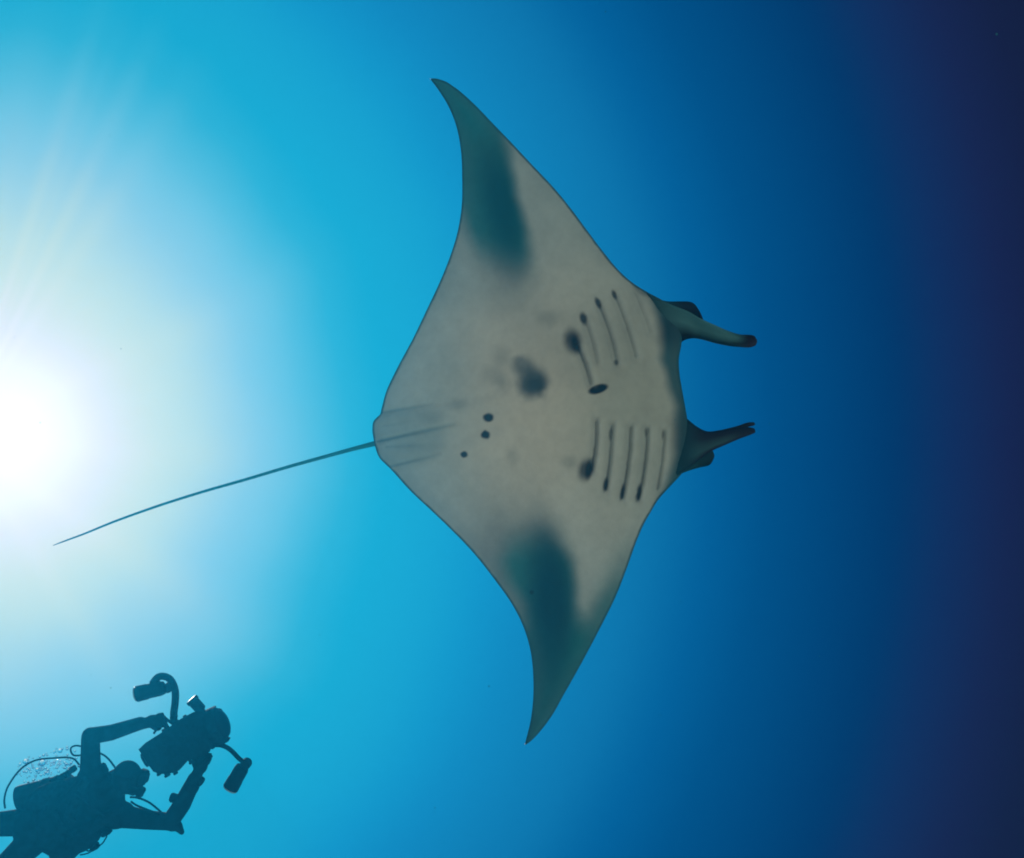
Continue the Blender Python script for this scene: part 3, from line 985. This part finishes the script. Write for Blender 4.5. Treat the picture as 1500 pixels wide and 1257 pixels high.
def build_camera_rig():
    root = empty('underwater_camera', Z(960, 520, -.12))
    e = lambda x, y: (rt*x - up*y)
    o = -.13                                                 # rig sits a little nearer than the diver's trunk
    ax = e(.876, -.483).normalized()                         # towards the subject
    pr = e(.483, .876).normalized()
    h = MB()
    h.prism([Z(*p, o) for p in [(762, 528), (800, 492), (905, 424), (990, 362), (1060, 325), (1112, 318), (1150, 400), (1175, 480), (1150, 540),
                                (1090, 575), (1030, 590), (985, 640), (955, 655), (880, 662), (842, 648), (815, 610)]], -.09, .10, .10)
    body = h.build('housing', alu, root, True)
    # lens port with flared shade and dome
    p = MB(); pc = Z(1118, 428, o)
    pa = e(.92, -.38).normalized()
    p.lathe(pc, pa, [(0, .078), (.052, .080), (.055, .122), (.066, .130), (.11, .130), (.13, .120), (.134, .108)], 36)
    port = p.build('lens_port', alu, root)
    p = MB(); p.lathe(pc + pa*.132, pa, [(0, .104), (.012, .101), (.026, .090), (.038, .068), (.046, .036), (.048, .004)], 36)
    p.build('dome', lensm, port)
    # shade petals give the port its notched rim
    for k in (35, 145, 215, 325):
        p = MB(); a = math.radians(k); s1 = pa.orthogonal().normalized(); s2 = pa.cross(s1)
        dr = s1*math.cos(a) + s2*math.sin(a)
        p.box(pc + pa*.10 + dr*.122, (pa*.040, dr*.005, pa.cross(dr)*.045), .3)
        p.build('shade_petal', alu, port)
    # back screen and viewfinder
    p = MB(); p.box(Z(806, 578, o), (ax*.012, pr*.050, fw*.06), .3); p.build('back_screen', lensm, body)
    # knobs and levers along the sides
    for x, y, r, d in ((870, 655, .018, pr), (915, 662, .022, pr), (960, 650, .017, pr), (1045, 592, .016, pr), (1075, 585, .014, pr),
                       (905, 430, .016, -pr), (975, 385, .018, -pr), (1020, 355, .013, -pr)):
        p = MB(); p.lathe(Z(x, y, o), d, [(-.02, r*.7), (.004, r*.7), (.005, r), (.018, r), (.021, r*.8)], 14); p.build('knob', alu, body)
    for x, y, r in ((900, 520, .02), (960, 560, .016), (1000, 470, .022), (1060, 500, .014)):
        p = MB(); p.lathe(Z(x, y, o - .085), -fw, [(-.01, r*.8), (.006, r*.8), (.007, r), (.018, r*.95)], 14); p.build('button', rubber, body)
    # handles
    for a, c in (((868, 335), (925, 420)), ((1105, 610), (1160, 560))):
        p = MB(); A, B = Z(*a, -.13), Z(*c, -.13)
        p.tube(spline([A, A.lerp(B, .5), B], 5), [.016, .018, .019, .018, .017, .018, .019, .018, .017, .017, .016], 14)
        hd = p.build('handle', rubber, root)
        p = MB(); cc = Z(985, 520, o); q_ = B.lerp(cc, .28) if a[0] < 1000 else B.lerp(cc, .3)
        p.tube([B, B.lerp(q_, .5), q_], .013, 10); p.build('bracket', alu, hd)
    # bracket arms beside the raised hand: the bright gap shows between them
    p = MB(); p.tube([Z(905, 355, -.13), Z(945, 385, -.12), Z(985, 400, -.1)], .010, 10); p.tube([Z(845, 440, -.11), Z(870, 405, -.12), Z(905, 400, -.13)], .008, 10)
    p.build('handle_plate', alu, root)
    # focus light on top
    p = MB(); fa = (Z(1050, 248, o) - Z(1118, 322, o)).normalized()
    p.lathe(Z(1112, 318, o), fa, [(-.02, .018), (.0, .020), (.012, .036), (.03, .038), (.085, .038), (.09, .044), (.112, .044)], 24)
    fl = p.build('focus_light', alu, root)
    p = MB(); p.lathe(Z(1112, 318, o) + fa*.111, fa, [(0, .041), (.004, .040), (.006, .02)], 24); p.build('front_glass', plate, fl)
    p = MB(); p.ball(Z(1100, 322, o), .020); p.tube([Z(1100, 322, o), Z(1080, 365, o)], .014, 10); p.build('ball_mount', alu, fl)
    # strobe arms: thick tubes with ball clamps
    def strobe(arm_pts, joint, a, c, rad):
        m = MB(); pts = spline([Z(*p) for p in arm_pts], 6)
        m.tube(pts, rad*.9, 12)
        arm = m.build('strobe_arm', rubber, root)
        for p_, rr in joint:
            m = MB(); m.lathe(Z(*p_) - fw*.03, fw, [(0, rr*.8), (.008, rr), (.052, rr), (.06, rr*.8)], 18); m.build('ball_clamp', alu, arm)
        A, B = Z(*a), Z(*c); d_ = (B - A); L = d_.length; d_.normalize()
        m = MB()
        m.lathe(A, d_, [(0, .028), (.006, .044), (.03, .050), (L*.55, .050), (L*.60, .053), (L*.93, .055), (L*.95, .050)], 28)
        st = m.build('strobe', rubber, root)
        m = MB(); m.lathe(A + d_*L*.945, d_, [(0, .053), (.008, .050), (.014, .03)], 28); m.build('flash_window', plate, st)
        m = MB(); m.box(A - d_*.004 + d_.cross(fw)*.01, (d_*.012, d_.cross(fw).normalized()*.018, fw*.018), .3); m.build('dial', alu, st)
    strobe([(955, 385, -.12), (955, 330, -.12), (962, 270, -.12), (962, 205, -.13), (940, 150, -.14), (905, 128, -.15), (868, 132, -.16), (842, 165, -.16), (850, 195, -.16)],
           [((955, 350, -.12), .022), ((925, 188, -.14), .034), ((850, 160, -.16), .030)], (905, 188, -.16), (742, 226, -.16), .028)
    strobe([(1155, 505, -.12), (1215, 505, -.13), (1265, 530, -.15), (1315, 580, -.17), (1352, 606, -.18)],
           [((1170, 505, -.12), .022), ((1352, 606, -.18), .036)], (1335, 620, -.18), (1262, 748, -.18), .018)
    tag(root, 'dark camera housing with two strobe arms held out in front of the diver', 'camera')


build_camera_rig()


# ------------------------------------------------------------------ exhaled bubbles over the diver's back
def build_bubbles():
    mb = MB()
    org = Z(220, 630, .2)
    r_ = random.Random(3)
    for k in range(420):
        t = r_.random()
        x = 110 + 290*t + r_.gauss(0, 38)
        y = 662 - 72*t + r_.gauss(0, 34)
        r = .0016 + .0065*r_.random()**3
        fl = .35 + .5*r_.random()
        mb.ell(Z(x, y, .15 + r_.gauss(.1, .12)), (Vector((r*1.3, 0, 0)), Vector((0, r*1.3, 0)), Vector((0, 0, r*fl))), 10, 6)
    for x, y, r in ((232, 602, .016), (140, 594, .013), (150, 600, .009), (330, 535, .011), (300, 542, .008), (205, 640, .010), (262, 660, .008), (110, 610, .007)):
        mb.ell(Z(x, y, .2), (Vector((r*1.5, 0, 0)), Vector((0, r*1.5, 0)), Vector((0, 0, r*.35))), 14, 8)
    me = mb.mesh('air_bubbles', org)
    m = mat('air in water', (1, 1, 1), .02, .5, **{'Transmission Weight': 1.0, 'IOR': 0.75})
    o = bpy.data.objects.new('air_bubbles', me); C.objects.link(o); o.location = org
    me.materials.append(m)
    me.polygons.foreach_set('use_smooth', [True]*len(me.polygons))
    tag(o, "cloud of small bright air bubbles rising over the diver's back", 'bubbles', kind='stuff')


build_bubbles()


# ------------------------------------------------------------------ specks drifting in the water
def build_specks():
    mb = MB()
    org = P(900, 600, 5.0)
    r_ = random.Random(11)
    spots = [(1460, 50, 5.2, .0055)]
    for k in range(70):
        spots.append((r_.uniform(-200, 1700), r_.uniform(-200, 1450), r_.uniform(5.0, 9.0), .0014 + .0024*r_.random()**2))
    for x, y, dd, r in spots:
        p = P(x, y, dd)
        if p.z < 18:
            mb.ell(p, (Vector((r, 0, 0)), Vector((0, r*1.3, 0)), Vector((0, 0, r*.8))), 6, 4)
    me = mb.mesh('drifting_specks', org)
    o = bpy.data.objects.new('drifting_specks', me); C.objects.link(o); o.location = org
    me.materials.append(mat('plankton', (.02, .16, .20), .8, .05))
    tag(o, 'tiny pale specks of plankton scattered through the blue water', 'plankton', kind='stuff')


build_specks()


# ------------------------------------------------------------------ the water's own veil
def build_haze():
    top = 18.5
    me = bpy.data.meshes.new('haze')
    bm = bmesh.new(); bmesh.ops.create_cube(bm, size=1)
    for v in bm.verts:
        v.co = Vector((v.co.x*470, v.co.y*470, -1.5 + (v.co.z + .5)*(top + 1.5)))
    bm.to_mesh(me); bm.free()
    m = bpy.data.materials.new('sea water haze'); m.use_nodes = True
    t = m.node_tree; t.nodes.clear()
    o_ = N(t, 'ShaderNodeOutputMaterial'); v = N(t, 'ShaderNodeVolumePrincipled')
    v.inputs['Color'].default_value = (.004, .24, .47, 1)
    v.inputs['Density'].default_value = .0145
    v.inputs['Anisotropy'].default_value = .74
    t.links.new(v.outputs[0], o_.inputs['Volume'])
    o = link('haze', me, m, smooth=False)
    tag(o, 'blue veil of clear sea water filling the whole scene', 'haze', kind='stuff')


build_haze()
